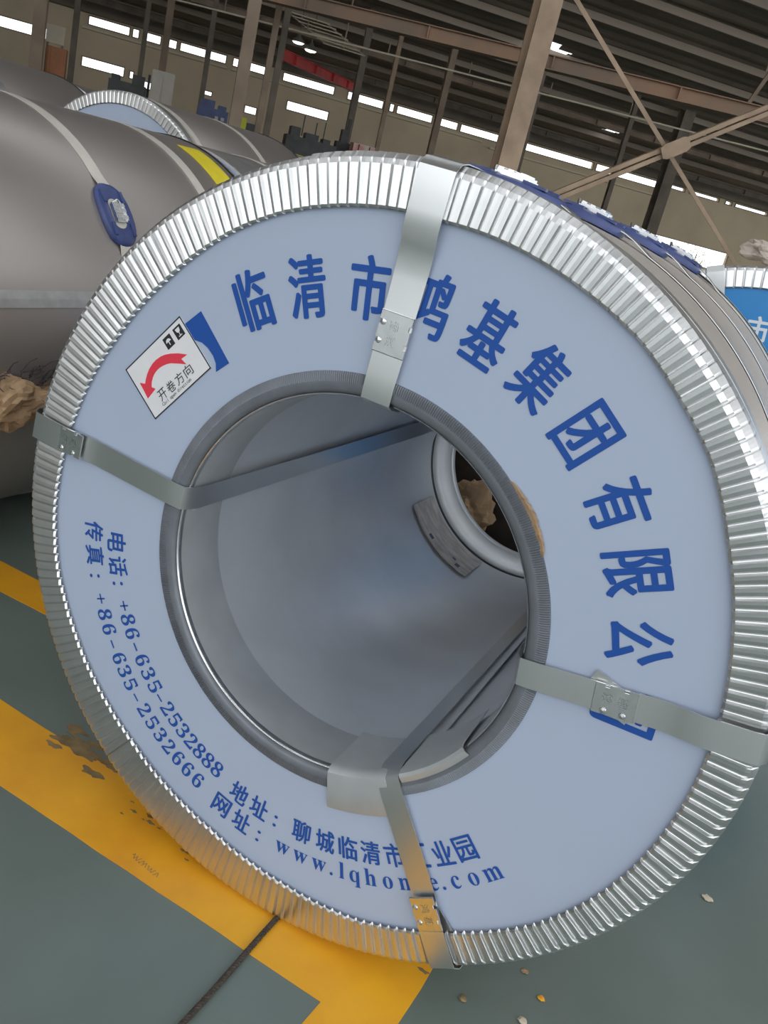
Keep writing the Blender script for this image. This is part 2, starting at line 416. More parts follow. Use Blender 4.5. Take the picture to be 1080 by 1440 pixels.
# ---------------------------------------------------------------- columns (welded H sections with base plate)
def column(s, d, w, h, m, label):
    e = empty('steel_column', H(s, d, 0), label, 'column')
    X, Y = HW, HN; mb = MB()
    w *= .68
    mb.box((0, 0, h/2), (w*.12, w*.9, h), X, Y)
    mb.build('web', m, e)
    for q in (-1, 1):
        MB().box(Y*q*w*.46, (w, w*.10, h), X, Y).build('flange', m, e).location.z = h/2
    bp = MB().box((0, 0, .02), (w*1.5, w*1.5, .04), X, Y)
    for q in (-1, 1): bp.box(Vector((0, 0, .14))+X*q*w*.35, (.02, w*1.2, .22), X, Y)
    bp.build('base_plate', m, e)
    return e
COLS = [(4.42, 12, .42, 'steel_tan', 'big tan steel column right behind the front coil, carrying the cross brace'),
        (9.25, 12, .42, 'steel_tan', 'tan steel column beyond the right frame edge holding the cross brace'),
        (1.15, 17, .31, 'steel_brown', 'thick brown steel column left of centre, above the yellow taped coil'),
        (2.02, 22, .20, 'steel_brown', 'narrow brown column just right of the thick one, left of a pair'),
        (2.38, 23.5, .22, 'steel_dark', 'dark narrow column, right one of a close pair near the thick column'),
        (-3.05, 24, .40, 'steel_brown', 'broad brown column at the far left beside the pale board'),
        (-2.85, 30, .24, 'steel_dark', 'slim dark column left of the long left window'),
        (-.93, 30, .20, 'steel_dark', 'slim dark column between left windows, above black machine'),
        (-.32, 30, .30, 'steel_brown', 'brown column rising behind the grey cabinet'),
        (.93, 30, .22, 'steel_dark', 'short looking dark column between grey cabinet and thick column'),
        (5.58, 30, .30, 'steel_dark', 'dark column right of the lit middle window above dark machinery'),
        (6.62, 30, .20, 'steel_tan', 'slender light edged column above the top of the front coil'),
        (8.40, 30, .30, 'steel_brown', 'brown column left of the big tan column, over the coil rim'),
        (11.42, 30, .48, 'steel_dark', 'dark broad column directly behind the big tan column'),
        (15.10, 30, .24, 'steel_dark', 'dark slim column between big tan column and the brace plate'),
        (17.10, 30, .62, 'steel_dark', 'widest dark column, standing below the brace plate')]
for s, d, w, m, lab in COLS: column(s, d, w, roof_z(d)-.1, m, lab)

# cross brace between the two near columns
cb = empty('cross_brace', H(4.65, 12, 1.2), 'tan steel X brace with gusset plate between two columns', 'brace')
o0 = H(4.65, 12, 1.2)
def bar(p, q, w, off, m, name, par=cb, org=o0):
    p = Vector(p)-org; q = Vector(q)-org; ax = (q-p); L = ax.length; ax.normalize(); y = HN; z = ax.cross(y).normalized()
    c = (p+q)/2+y*off
    mb = MB().box(c, (L, .008, w), ax, y, z).box(c+z*w/2+y*.03, (L, .06, .008), ax, y, z)
    return mb.build(name, m, par)
bar(H(4.62, 11.9, 4.235), H(8.95, 11.9, 1.16), .06, 0, 'steel_tan', 'brace_bar')
dz = (Vector(H(9.15, 12, 4.44))-Vector(H(4.62, 12, 1.45))).normalized()
for k in (-.05, .05):
    bar(H(4.62, 11.8, 1.45+k), H(8.95, 11.8, 4.31+k), .055, 0, 'steel_tan', 'brace_bar')
gx = dz; gz = gx.cross(HN).normalized(); gc = Vector(H(6.70, 11.75, 2.83))-o0
MB().prism([gc+gx*a+gz*b for a, b in ((-.22, -.07), (-.15, -.10), (.15, -.10), (.22, -.07), (.22, .07), (.15, .10), (-.15, .10), (-.22, .07))], HN*.012).build('gusset_plate', 'steel_tan', cb)

# girders and rails
def girder(name, p, q, h, w, m, label, cat='girder'):
    p = Vector(p); q = Vector(q); e = empty(name, p, label, cat); ax = q-p; L = ax.length; ax.normalize(); y = UP.cross(ax).normalized(); c = (q-p)/2
    MB().box(c, (L, w*.15, h), ax, y, UP).build('web', m, e)
    for k in (-1, 1): MB().box(c+UP*k*h*.47, (L, w, h*.07), ax, y, UP).build('flange', m, e)
    n = int(L/2.5); st = MB()
    for i in range(n): st.box(ax*(L*(i+.5)/n), (.03, w*.9, h*.86), ax, y, UP)
    tag(st.build('stiffeners', m, e), kind='stuff'); return e
girder('crane_girder', H(-6, 23.6, 4.52), H(30, 9.3, 4.52), .27, .30, 'girder_rust', 'long rusty brown girder under the roof behind the big tan column')
e = empty('pipe_rail', H(-4, 26.3, 4.5), 'thin pale pipe running under the roof left of the big tan column', 'pipe')
MB().tube([(0, 0, 0), tuple(Vector(H(16, 20.6, 4.62))-Vector(H(-4, 26.3, 4.5)))], .022, 8).build('pipe', 'ledge', e)
cl = MB()
for k in range(10): cl.box((Vector(H(16, 20.6, 4.62))-Vector(H(-4, 26.3, 4.5)))*((k+.5)/10)+UP*.15, (.02, .02, .3))
tag(cl.build('hangers', 'purlin', e), kind='stuff')
girder('eaves_beam', H(-14, 37.5, 5.36), H(42, 37.5, 5.36), .22, .2, 'steel_dark', 'dark eaves beam running just above the long window strip', 'beam')
girder('roof_beam', H(-14, 33, 5.72), H(42, 33, 5.72), .20, .2, 'steel_brown', 'brown roof beam second above the window strip', 'beam')
girder('crane_beam', H(2.88, 28, 4.33), H(6.75, 37.2, 4.95), .30, .22, 'crane_red', 'red crane beam sloping across the window strip left of centre', 'beam')
ft = empty('roof_brace', H(11.9, 18.5, 5.1), 'dim brown V shaped roof brace at upper right', 'brace')
for a, b in (((.0, 1.4), (.3, .7)), ((.55, 1.4), (.3, .7)), ((.3, .7), (.0, -.1)), ((.3, .7), (.75, -.1))):
    p = HW*a[0]+UP*a[1]; q = HW*b[0]+UP*b[1]; ax = (q-p); L = ax.length; ax.normalize()
    MB().box((p+q)/2, (L, .03, .09), ax, HN, ax.cross(HN)).build('brace_bar', 'steel_brown', ft)
MB().box(HW*.3+UP*.7, (.34, .02, .26), HW, HN, UP).build('gusset_plate', 'steel_brown', ft)
LP = [(3.04, 26, 4.50, 'bright round bay lamp, left one of two under the roof'), (3.42, 26.2, 4.42, 'bright round bay lamp, right one of two under the roof')]
for s, d, z, lab in LP:
    e = empty('bay_lamp', H(s, d, z), lab, 'lamp', 'bay lamps')
    mb = MB(); mb.quadgrid([[(r*math.cos(2*PI*i/16), r*math.sin(2*PI*i/16), q) for i in range(16)] for r, q in ((.17, 0), (.15, .06), (.08, .12), (.04, .2))], closed_v=True)
    mb.build('shade', 'lamp_body', e, smooth=True)
    mb = MB(); mb.quadgrid([[(r*math.cos(2*PI*i/16), r*math.sin(2*PI*i/16), q) for i in range(16)] for r, q in ((.165, .01), (.12, -.03), (.01, -.05))], closed_v=True)
    mb.build('lens', 'lamp_lens', e, smooth=True)
    MB().tube([(0, 0, .2), (0, 0, roof_z(d)-z-.05)], .012, 6).build('hanger', 'steel_dark', e)

lv = empty('roof_glint_slats', H(2.6, 25, 4.4), 'pale slatted louvre for light on the roof corrugation, right of the thick column', 'stand_in')  # pale slats imitate light catching the ribs of the roof sheet
for k in range(7):
    MB().box(HW*(.45+.18*k)+UP*(.60-.075*k)+HN*.02*k, (1.15, .10, .012), HW, (HN*.9+UP*.3).normalized(), (UP*.9-HN*.3).normalized()).build('slat', 'ledge', lv)
for a, b in ((.0, .6), (1.05, .6)): 
    p = HW*(a-.1)+UP*b; q = HW*(a+1.0)+UP*(b-.45); ax = q-p; L = ax.length; ax.normalize(); MB().box((p+q)/2+HN*.08, (L, .03, .03), ax, HN, ax.cross(HN)).build('frame_bar', 'purlin', lv)
MB().box(HW*.3+UP*1.5+HN*.08, (.03, .03, 1.9)).build('hanger', 'purlin', lv); MB().box(HW*1.5+UP*1.3+HN*.08, (.03, .03, 2.3)).build('hanger', 'purlin', lv)

# ---------------------------------------------------------------- machines and stores behind the coils
def thing_boxes(name, s, d, label, cat, parts):
    e = empty(name, H(s, d, 0), label, cat)
    for nm, m, bl in parts:
        mb = MB()
        for (cs, cd, cz, ws, wd, wz) in bl: mb.box(HW*cs+HN*cd+UP*cz, (ws, wd, wz), HW, HN, UP)
        mb.build(nm, m, e)
    return e
thing_boxes('grey_cabinet', -.21, 25, 'plain grey cabinet standing behind the left coils', 'cabinet', [('body', 'cabinet_grey', [(0, 0, 1.42, .55, .5, 2.84)]), ('door', 'cabinet_grey', [(-.13, -.26, 1.5, .24, .02, 2.5), (.13, -.26, 1.5, .24, .02, 2.5)]), ('plinth', 'machine_dark', [(0, 0, .05, .6, .54, .1)])])
thing_boxes('black_machine', -1.05, 25.5, 'low black machine left of the grey cabinet', 'machine', [('body', 'machine_dark', [(0, 0, 1.2, .9, .6, 2.4)]), ('head', 'machine_dark', [(.25, 0, 2.5, .3, .4, .25), (-.3, 0, 2.45, .2, .4, .15)]), ('post', 'machine_dark', [(.5, 0, 1.35, .06, .06, 2.75)])])
thing_boxes('pale_board', -2.80, 25, 'pale notice board standing by the broad left column', 'board', [('panel', 'board_pale', [(0, 0, 3.0, .42, .05, .40)]), ('post', 'steel_dark', [(-.17, .04, 1.5, .05, .05, 3.0), (.17, .04, 1.5, .05, .05, 3.0)])])
thing_boxes('orange_crate', -2.68, 24.6, 'orange-brown crate stack below the pale board', 'crate', [('body', 'box_orange', [(0, 0, 1.35, .44, .4, 2.7)]), ('batten', 'box_orange', [(-.15, -.22, 1.35, .06, .03, 2.7), (.15, -.22, 1.35, .06, .03, 2.7)])])
thing_boxes('blue_machine', 1.08, 24.6, 'dark blue machine left of the thick brown column', 'machine', [('body', 'machine_blue', [(0, 0, 1.15, .75, .6, 2.3)]), ('head', 'machine_blue', [(-.15, 0, 2.38, .35, .4, .2), (.22, 0, 2.35, .2, .3, .12)]), ('wheel', 'cabinet_grey', [(.1, -.33, 2.1, .08, .06, .08), (.25, -.33, 2.1, .08, .06, .08)])])
thing_boxes('yellow_bin', 1.85, 24.8, 'bright yellow bin with a dark lid by the thick column', 'bin', [('body', 'vest_yellow', [(0, 0, 1.15, .22, .3, 2.3)]), ('lid', 'machine_dark', [(.24, 0, 1.1, .25, .3, 2.2)])])
bk = [(0, 0, 1.1, 1.35, .7, 2.2)]
mm = thing_boxes('rolling_line', 3.70, 25, 'long dark machine with upright levers under the middle window', 'machine', [('bed', 'machine_dark', bk), ('housing', 'machine_dark', [(-.45, 0, 2.3, .25, .5, .25), (0, 0, 2.27, .35, .5, .16), (.4, 0, 2.25, .2, .5, .12)]), ('lever', 'machine_dark', [(-.25, 0, 2.5, .03, .03, .5)]), ('lever', 'machine_dark', [(.1, 0, 2.45, .03, .03, .42)]), ('lever', 'machine_dark', [(.33, 0, 2.5, .025, .025, .45)])])
thing_boxes('dark_press', 4.72, 25.9, 'dark upright press right of the long dark machine', 'machine', [('body', 'machine_dark', [(0, 0, 1.2, .38, .4, 2.4)]), ('head', 'machine_dark', [(.02, 0, 2.55, .2, .3, .35), (.1, 0, 2.85, .08, .1, .35)])])
thing_boxes('red_bale', 5.16, 25.2, 'red and white wrapped bale just above the front coil rim', 'bale', [('body', 'bag_red', [(0, 0, 1.22, .60, .5, 2.44)]), ('strap', 'machine_dark', [(-.15, -.26, 1.22, .03, .01, 2.4), (.15, -.26, 1.22, .03, .01, 2.4)])])
thing_boxes('low_bench', 7.8, 26, 'dark bench with clutter behind the rim of the front coil', 'bench', [('top', 'machine_dark', [(0, 0, 2.0, 1.2, .5, .1)]), ('frame', 'machine_dark', [(-.5, 0, 1, .1, .4, 2.0), (.5, 0, 1, .1, .4, 2.0)])])

# green shrub seen through the low opening at right
def shrub(s, d, h, lab):
    e = empty('leafy_shrub', H(s, d, 0), lab, 'shrub')
    MB().tube([(0, 0, 0), (.02, 0, h*.5), (0, .02, h*.9)], [.05, .035, .015], 6).build('stem', 'bark', e)
    lf = MB(); rg3 = random.Random(4)
    for i in range(500):
        p = Vector((rg3.gauss(0, .33), rg3.gauss(0, .3), h*.62+rg3.gauss(0, h*.17)))
        a = Vector((rg3.uniform(-1, 1), rg3.uniform(-1, 1), rg3.uniform(-.5, 1))).normalized(); b = a.orthogonal().normalized()
        L = .09
        k = len(lf.v); lf.v += [tuple(p), tuple(p+a*L*.5+b*.03), tuple(p+a*L), tuple(p+a*L*.5-b*.03)]; lf.f.append((k, k+1, k+2, k+3))
    o = lf.build('foliage', 'leaf_green', e, recalc=False); o['kind'] = 'stuff'
shrub(26.4, 41.0, 2.75, 'yellow green shrub outside the low opening at right')
yd = MB().quadgrid([[H(-40, 41, -.02), H(70, 41, -.02)], [H(-40, 75, -.02), H(70, 75, -.02)]]).build('ground', 'dirt'); tag(yd, kind='structure')

# ================================================================= FRONT COIL
ZC = .657; R0 = .655
fc = empty('steel_coil', (0, 0, 0), 'front packed steel coil with pale blue printed end panel and pleated silver rim', 'coil')
shell('outer_wrap', fc, ZC, .649, 0.0, 1.17, 'wrap_beige', .33)
# end panel (flat ring)
lathe([(.330, .012), (.330, .0004), (.645, .0004), (.645, .012)], ZC, 160).build('end_panel', 'panel_blue', fc)
TH = [-172.1, -161.3, -141.7, -123.9, -103.2, -86.2, -71.8, -53.4, -40, -26.3, -11.6, 2.9, 17.1, 30.1, 39.9, 47.2, 56.9, 69.6, 79.3, 86.7, 94.3, 103.2, 112.6, 121.8, 136.6, 151.3, 169.2, 187.9]
RI = [.589, .590, .578, .564, .562, .573, .587, .590, .600, .600, .595, .591, .590, .593, .601, .600, .601, .593, .588, .583, .584, .583, .582, .578, .568, .566, .576, .589]
def rin(a):
    a = (a+172.1) % 360-172.1
    return float(np.interp(a, TH, RI))
for a0, a1, lift in ((107.4, 236.2, 0), (234.5, 362.6, .0012), (361.0, 468.6, .0022)):
    pleated_ring('edge_protector', fc, ZC, R0, rin, a0, a1, 237, .0062, 'ring_steel', y0=-.0045, lift=lift)
lathe([(.6495, .045), (.6545, .046), (.6555, .052), (.6555, .075), (.650, .078)], ZC, 160).build('rim_band', 'galvanised', fc, smooth=True)
pleated_ring('rear_edge_protector', fc, ZC, .6505, .57, 0, 360, 120, .003, 'galvanised', y0=-1.1735, side=.04)
rp = [c for c in fc.children if c.name.startswith('rear_edge')][0]
rp.data.transform(Matrix.Scale(-1, 4, (0, 1, 0)))

# bore edge protector: fine ridges on the face, smooth roll, flange inside the bore
def bore_protector():
    n = 610; rows = []
    for i in range(n*2):
        a = 2*PI*i/(n*2); h = .0022 if i % 2 else 0
        c, s_ = math.cos(a), math.sin(a)
        prof = [(.3505, .0008), (.3500, -.0022-h*.4), (.346, -.0030-h), (.336, -.0034-h), (.333, -.0044), (.3235, -.0042), (.3195, -.0012), (.3182, .004), (.3178, .012), (.3176, .020)]
        rows.append([(r*c, y, ZC+r*s_) for r, y in prof])
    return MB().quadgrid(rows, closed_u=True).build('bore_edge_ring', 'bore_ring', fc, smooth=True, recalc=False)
bore_protector()
lathe([(.3182, .010), (.3172, .0085), (.3160, .010), (.3150, .016), (.3142, .030), (.3138, .118), (.3150, .121)], ZC, 160).build('bore_flange', 'bore_flange', fc, smooth=True)
lathe([(.3190, .0075), (.3180, .0035), (.3162, .0020), (.3146, .0035), (.3136, .0080), (.3138, .0125)], ZC, 160).build('bore_lip', 'seal_steel', fc, smooth=True)

def arc_sheet(name, r_of, a0, a1, y0, y1, m, n=100, ny=10, th=.0015, par=fc):
    mb = MB(); rows = []; rows2 = []
    for j in range(ny+1):
        y = y0+(y1-y0)*j/ny
        rows.append([(r_of(a, y)*math.cos(rad(a)), y, ZC+r_of(a, y)*math.sin(rad(a))) for a in [a0+(a1-a0)*i/n for i in range(n+1)]])
    rows2 = [[(x+(-x*th/.3), y, z-(z-ZC)*th/.3) for x, y, z in r] for r in rows]
    mb.quadgrid(rows); mb.quadgrid(rows2)
    b = len(rows)*len(rows[0]); nv = n+1
    for i in range(ny):
        for e in (0, n): mb.f.append((i*nv+e, (i+1)*nv+e, b+(i+1)*nv+e, b+i*nv+e))
    for j in range(n):
        for e in (0, ny): mb.f.append((e*nv+j, e*nv+j+1, b+e*nv+j+1, b+e*nv+j))
    return mb.build(name, m, par, smooth=True)
# liner: a backing sheet all round and an inner rolled sheet whose long edge stands proud near 174-180 degrees
arc_sheet('bore_backing', lambda a, y: .3195, -60, 180, .02, 1.20, 'bore_steel', 120, 6)
def liner_r(a, y):
    t = smoothstep((a-172)/12.0)         # the free edge at the top-left lifts gradually off the wall
    t2 = smoothstep((312-a)/14.0) if a > 290 else 1
    far = y/1.2
    return .3165-.0075*(1-t)*(.15+.85*far)-(.010*(1-t2)*(.2+.8*far))
arc_sheet('bore_liner', liner_r, 172, 311, .03, 1.165, 'bore_steel', 150, 14)
lathe([(.318, 1.10), (.3175, 1.165), (.316, 1.17), (.3155, 1.182), (.308, 1.188), (.300, 1.190), (.268, 1.198), (.263, 1.204), (.263, 1.222)], ZC, 160).build('far_flange', 'bore_flange', fc, smooth=True)
lathe([(.3155, 1.160), (.3125, 1.164), (.3125, 1.170), (.3155, 1.174)], ZC, 160).build('far_dark_ring', 'sticker_black', fc, smooth=True)  # black ring along the far edge of the liner
# worn paper label inside the bore
lb = arc_sheet('bore_label', lambda a, y: .3075, 212, 258, .99, 1.135, 'label_worn', 40, 4, .0006)
tag(lb, 'worn greyish paper label')
for k, (a, w, y0_, y1_) in enumerate(((229, 3.2, 1.005, 1.022), (246, 2.2, 1.030, 1.040), (249.5, 2.6, 1.006, 1.024))):
    MB().quadgrid([[(.3066*math.cos(rad(a+t)), y, ZC+.3066*math.sin(rad(a+t))) for y in (y0_, y1_)] for t in (0, w*.5, w)]).build('label_stamp', 'label_ink', lb)

# bent corner pieces under the bottom strap
def bent_plate(name, a0, a1, ry, m, wav=.0):
    rows = []; n = 16; th = .0015
    for i in range(n+1):
        a = rad(a0+(a1-a0)*i/n)
        rows.append([(r*math.cos(a), y, ZC+r*math.sin(a)) for r, y in ry])
    rows2 = [[(x*(1-th/.33), y-th*.8, ZC+(z-ZC)*(1-th/.33)) for x, y, z in r] for r in rows]
    mb = MB().quadgrid(rows); mb.quadgrid(rows2)
    b = len(rows)*len(rows[0]); nv = len(ry)
    for i in range(n):
        for e in (0, nv-1): mb.f.append((i*nv+e, (i+1)*nv+e, b+(i+1)*nv+e, b+i*nv+e))
    for j in range(nv-1):
        for e in (0, n): mb.f.append((e*nv+j, e*nv+j+1, b+e*nv+j+1, b+e*nv+j))
    return mb.build(name, m, fc, smooth=True)
bent_plate('corner_plate', -77.5, -58, [(.384, -.0065), (.352, -.0075), (.330, -.0085), (.318, -.0075), (.3115, .000), (.3095, .012), (.3085, .07), (.3075, .125)], 'bore_flange')
bent_plate('corner_plate', -53, -29, [(.327, -.0068), (.318, -.0090), (.3125, -.006), (.3095, .004), (.3085, .05), (.3075, .13)], 'bore_flange')

# printing on the panel -------------------------------------------------
OUT = (0, -1, 0); YP = -.0002
def face(r, a): return (r*math.cos(rad(a)), YP, ZC+r*math.sin(rad(a)))
name_txt = '临清市鸿基集团有限公司'
NA = [121.8, 109.9, 97.4, 85.6, 73.9, 62.6, 50.7, 38.2, 26.4, 14.4, 2.3]
mb = MB()
for ch, a in zip(name_txt, NA):
    c, s_ = math.cos(rad(a)), math.sin(rad(a))
    put_glyph(mb, ch, face(.474, a), (s_, 0, -c), (c, 0, s_), OUT, w=.060 if ch != '团' else .056, h=.090, bold=0, grow=.0022)
tag(mb.build('company_name', 'print_blue', fc), 'large blue company name lettering')
def low_line(nm, items, r):
    mb = MB()
    for ch, a, kind in items:
        c, s_ = math.cos(rad(a)), math.sin(rad(a)); right = (-s_, 0, c); up = (-c, 0, -s_)
        if kind == 'h': put_glyph(mb, ch, face(r, a), right, up, OUT, w=.035, h=.042, bold=0, grow=.0009)
        elif kind == 's': put_glyph(mb, ch, face(r, a), right, up, OUT, size=(.042, .046), bold=0, serif=True)
        elif kind == 'dot': put_glyph(mb, ch, face(r+.014, a), right, up, OUT, w=.006, h=.006, bold=.0)
        elif kind == 'col': put_glyph(mb, ':', face(r+.006, a), right, up, OUT, w=.007, h=.024, bold=.0)
        elif kind == 'dash': mb.quadgrid([[Vector(face(r+.004, a))+Vector(right)*x+Vector(up)*y+Vector((0, -.0004, 0)) for x in (-.008, .008)] for y in (-.0016, .0016)])
        elif kind == 'plus':
            for w, h in ((.0095, .0014), (.0014, .0095)):
                mb.quadgrid([[Vector(face(r+.001, a))+Vector(right)*x+Vector(up)*y+Vector((0, -.0004, 0)) for x in (-w, w)] for y in (-h, h)])
    return tag(mb.build(nm, 'print_blue', fc), None)
def kinds(txt, angs):
    out = []
    for ch, a in zip(txt, angs):
        k = 'col' if ch == '：' else 'dash' if ch == '-' else 'plus' if ch == '+' else 'dot' if ch == '.' else 's' if ch in '0123456789abcdefghijklmnopqrstuvwxyz' else 'h'
        out.append((ch, a, k))
    return out
low_line('phone_heading', kinds('电话：', [-168.6, -163, -158.8]), .449)
low_line('phone_number', kinds('+86-635-2532888', [-153.4, -150.0, -146.6, -143.3, -139.9, -136.4, -133.0, -130.1, -127.0, -123.8, -120.7, -117.6, -114.6, -111.6, -108.6]), .449)
low_line('fax_heading', kinds('传真：', [-170.1, -164.8, -160.3]), .502)
low_line('fax_number', kinds('+86-635-2532666', [-155.3, -151.8, -148.5, -145.2, -141.9, -138.9, -135.8, -132.8, -129.6, -126.4, -123.3, -120.2, -117.1, -114.0, -110.8]), .502)
low_line('website_heading', kinds('网址：', [-103.6, -98.2, -93.7]), .507)
low_line('address_heading', kinds('地址：', [-101.2, -95.5, -90.9]), .457)
low_line('address_line', kinds('聊城临清市工业园', [-84.2, -78.2, -72.6, -67.2, -61.6, -55.9, -50.2, -44.8]), .457)
low_line('website_line', kinds('www.lqhon', [-87.9, -83.7, -79.4, -76.6, -74.3, -71.4, -68.0, -64.3, -60.7]), .503)
low_line('website_line', kinds('e.com', [-54.6, -52.6, -49.9, -46.1, -41.9]), .503)

# direction sticker -----------------------------------------------------
TLs = Vector((-.474, 0, .881)); ux = Vector((.093, 0, .118)); uy = Vector((.077, 0, -.064))
def SP(p, k=0): return TLs+ux*p[0]+uy*p[1]+Vector((0, -.0012-.0003*k, 0))
def poly(nm, pts, k, m, par):
    return MB().prism([SP(p, k) for p in pts], (0, .0002, 0)).build(nm, m, par)
st = MB().prism([SP(p) for p in ((0, 0), (1, 0), (1, 1), (0, 1))], (0, .001, 0)).build('direction_sticker', 'sticker_white', fc)
tag(st, 'white unwinding direction sticker with red curved arrow')
bd = MB(); t = .014
for a in (((0, 0), (1, 0), (1, t*1.5), (0, t*1.5)), ((0, 1-t*1.5), (1, 1-t*1.5), (1, 1), (0, 1)), ((0, 0), (t, 0), (t, 1), (0, 1)), ((1-t, 0), (1, 0), (1, 1), (1-t, 1))): bd.prism([SP(p, 1) for p in a], (0, .0002, 0))
bd.build('border', 'sticker_black', st)
poly('arrow', [(.825, .559), (.735, .44), (.643, .35), (.575, .30), (.512, .269), (.435, .254), (.362, .26), (.29, .285), (.227, .327), (.175, .375), (.137, .422), (.079, .345), (.064, .644), (.224, .612), (.19, .542), (.228, .48), (.278, .434), (.325, .408), (.375, .397), (.425, .398), (.477, .413), (.53, .437), (.577, .47), (.66, .562), (.751, .672), (.729, .545)], 1, 'sticker_red', st)
ic = MB()
for x0 in (.645, .823): ic.prism([SP(p, 1) for p in ((x0, .085), (x0+.123, .085), (x0+.123, .283), (x0, .283))], (0, .0002, 0))
ic.build('handling_icons', 'sticker_black', st)
iw = MB()
x0 = .645   # umbrella
for a in (((.02, .10), (.035, .06), (.0615, .045), (.088, .06), (.103, .10)), ((.056, .10), (.067, .10), (.067, .16), (.056, .16))): iw.prism([SP((x0+x, .085+y), 2) for x, y in a], (0, .0002, 0))
x0 = .823   # glass
for a in (((.028, .03), (.095, .03), (.085, .09), (.068, .105), (.055, .105), (.038, .09)), ((.057, .105), (.066, .105), (.066, .155), (.057, .155)), ((.035, .155), (.088, .155), (.088, .17), (.035, .17))): iw.prism([SP((x0+x, .085+y), 2) for x, y in a], (0, .0002, 0))
iw.build('icon_symbols', 'sticker_white', st)
tx = MB(); sr = ux.normalized(); su = -uy.normalized()
for i, ch in enumerate('开卷方向'): put_glyph(tx, ch, SP((.272+.152*i, .765), 1), sr, su, OUT, w=.0185, h=.0185, bold=.0)
for i, ch in enumerate('Coil open direction'):
    if ch != ' ': put_glyph(tx, ch, SP((.215+.0265*i, .90), 1), sr, su, OUT, size=.0085, bold=.0)
tx.build('sticker_text', 'sticker_black', st)
lg = MB().prism([TLs+ux*p[0]+uy*p[1]+Vector((0, -.0005, 0)) for p in ((.96, .15), (1.258, .191), (1.221, 1.138), (1.023, 1.099), (1.078, .99), (1.097, .864), (1.092, .713), (1.064, .584), (1.01, .482), (.96, .40))], (0, .0004, 0)).build('printed_emblem', 'print_blue', fc)
tag(lg, 'dark blue square emblem half under the sticker')

# straps over the face ---------------------------------------------------
def strap(p0, p1, w0, w1, a_in, a_out, inner_y, tail=None, seal_t=None, flip=1):
    """p0,p1: (x,z) of the strap's centre on the bore edge and on the outer rim"""
    d2 = Vector((p1[0]-p0[0], 0, p1[1]-p0[1])); L = d2.length; d2.normalize(); wv = Vector((-d2.z, 0, d2.x))
    A = Vector((p0[0], 0, p0[1]+ZC-.655)); B = Vector((p1[0], 0, p1[1]+ZC-.655))
    c0 = Vector((0, 0, ZC)); ni = -(A-c0).normalized(); no = (B-c0).normalized(); F = Vector((0, -1, 0))
    path = []; N = []; W = []
    for y in (inner_y, .10, .03): path.append(c0-ni*.3050+Vector((0, y, 0))); N.append(ni); W.append(w0)
    path.append(c0-ni*.3105+Vector((0, .004, 0))); N.append((ni+F*.5).normalized()); W.append(w0)
    path.append(c0-ni*.3165+Vector((0, -.0072, 0))); N.append((ni*.4+F).normalized()); W.append(w0)
    for t in np.linspace(.06, .955, 14):
        ww = w0+(w1-w0)*t
        sag = -.0088 if t < .16 else -.0070-.0012*math.sin(9*t) if t < .62 else -.0070-.0098*smoothstep((t-.62)/.16)
        path.append(A.lerp(B, t)+Vector((0, sag, 0))); N.append(F); W.append(ww)
    path.append(B-no*.005+Vector((0, -.0158, 0))); N.append((F+no*.4).normalized()); W.append(w1)
    path.append(B+no*.0062+Vector((0, -.001, 0))); N.append((F*.5+no).normalized()); W.append(w1)
    for y in (.02, .06, .3, 1.17): path.append(c0+no*(.6625 if y < .07 else .6515)+Vector((0, y, 0))); N.append(no); W.append(w1)
    mb = MB().band(path, [wv*w/2 for w in W], N, .0012)
    sc_ = A.lerp(B, seal_t)
    if tail:
        ang, t0, t1 = tail
        tv = (d2*math.cos(ang)+wv*math.sin(ang)); tw = Vector((-tv.z, 0, tv.x)); S = sc_+Vector((0, -.0046, 0))
        mb.band([S+tv*t0, S+tv*t1], tw*w0/2, [F, F], .001)
    o = mb.build('face_strap', 'strap_steel', fc, smooth=True)
    # crimped seal with embossed characters
    ls, ws = .058, w0*1.06
    def q(u, v, y): return sc_+d2*u+wv*v+Vector((0, y, 0))
    yb = -.0095 if seal_t < .6 else -.0150
    nb = .0045
    outl = [(-ls/2, -ws/2), (-.017, -ws/2), (-.017, -ws/2+nb), (-.010, -ws/2+nb), (-.010, -ws/2), (.010, -ws/2), (.010, -ws/2+nb), (.017, -ws/2+nb), (.017, -ws/2), (ls/2, -ws/2),
            (ls/2, ws/2), (.017, ws/2), (.017, ws/2-nb), (.010, ws/2-nb), (.010, ws/2), (-.010, ws/2), (-.010, ws/2-nb), (-.017, ws/2-nb), (-.017, ws/2), (-ls/2, ws/2)]
    s = MB().prism([q(u, v, yb) for u, v in outl], (0, -.0028, 0))
    for u in (-.0135, .0135):
        for v in (flip*(-ws/2+.006),):
            rows = [[q(u+r*math.cos(2*PI*i/12), v+r*math.sin(2*PI*i/12), yb-.0026-h) for i in range(12)] for r, h in ((.0052, 0), (.0040, .0018), (.0002, .0026))]
            s.quadgrid(rows, closed_v=True)
    for u, dy in ((-.0005-ls/2, 0), (.0005+ls/2, 0)):
        s.tube([q(u, -ws/2, yb-.0014), q(u, ws/2, yb-.0014)], .0016, 6)
    so = s.build('crimp_seal', 'seal_steel', o, smooth=True)
    e = MB(); rt = d2; upv = wv
    if rt.x < -.5: rt, upv = -rt, -upv
    for i, ch in enumerate('鸿基'):
        put_glyph(e, ch, sc_+rt*(-.011+.022*i)+upv*.002+Vector((0, yb-.0030, 0)), rt, upv, OUT, w=.015, h=.015, bold=.0)
    e2 = MB(); e2.v = e.v; e2.f = e.f
    sp = e2.build('embossing', 'strap_steel', o)
    return o
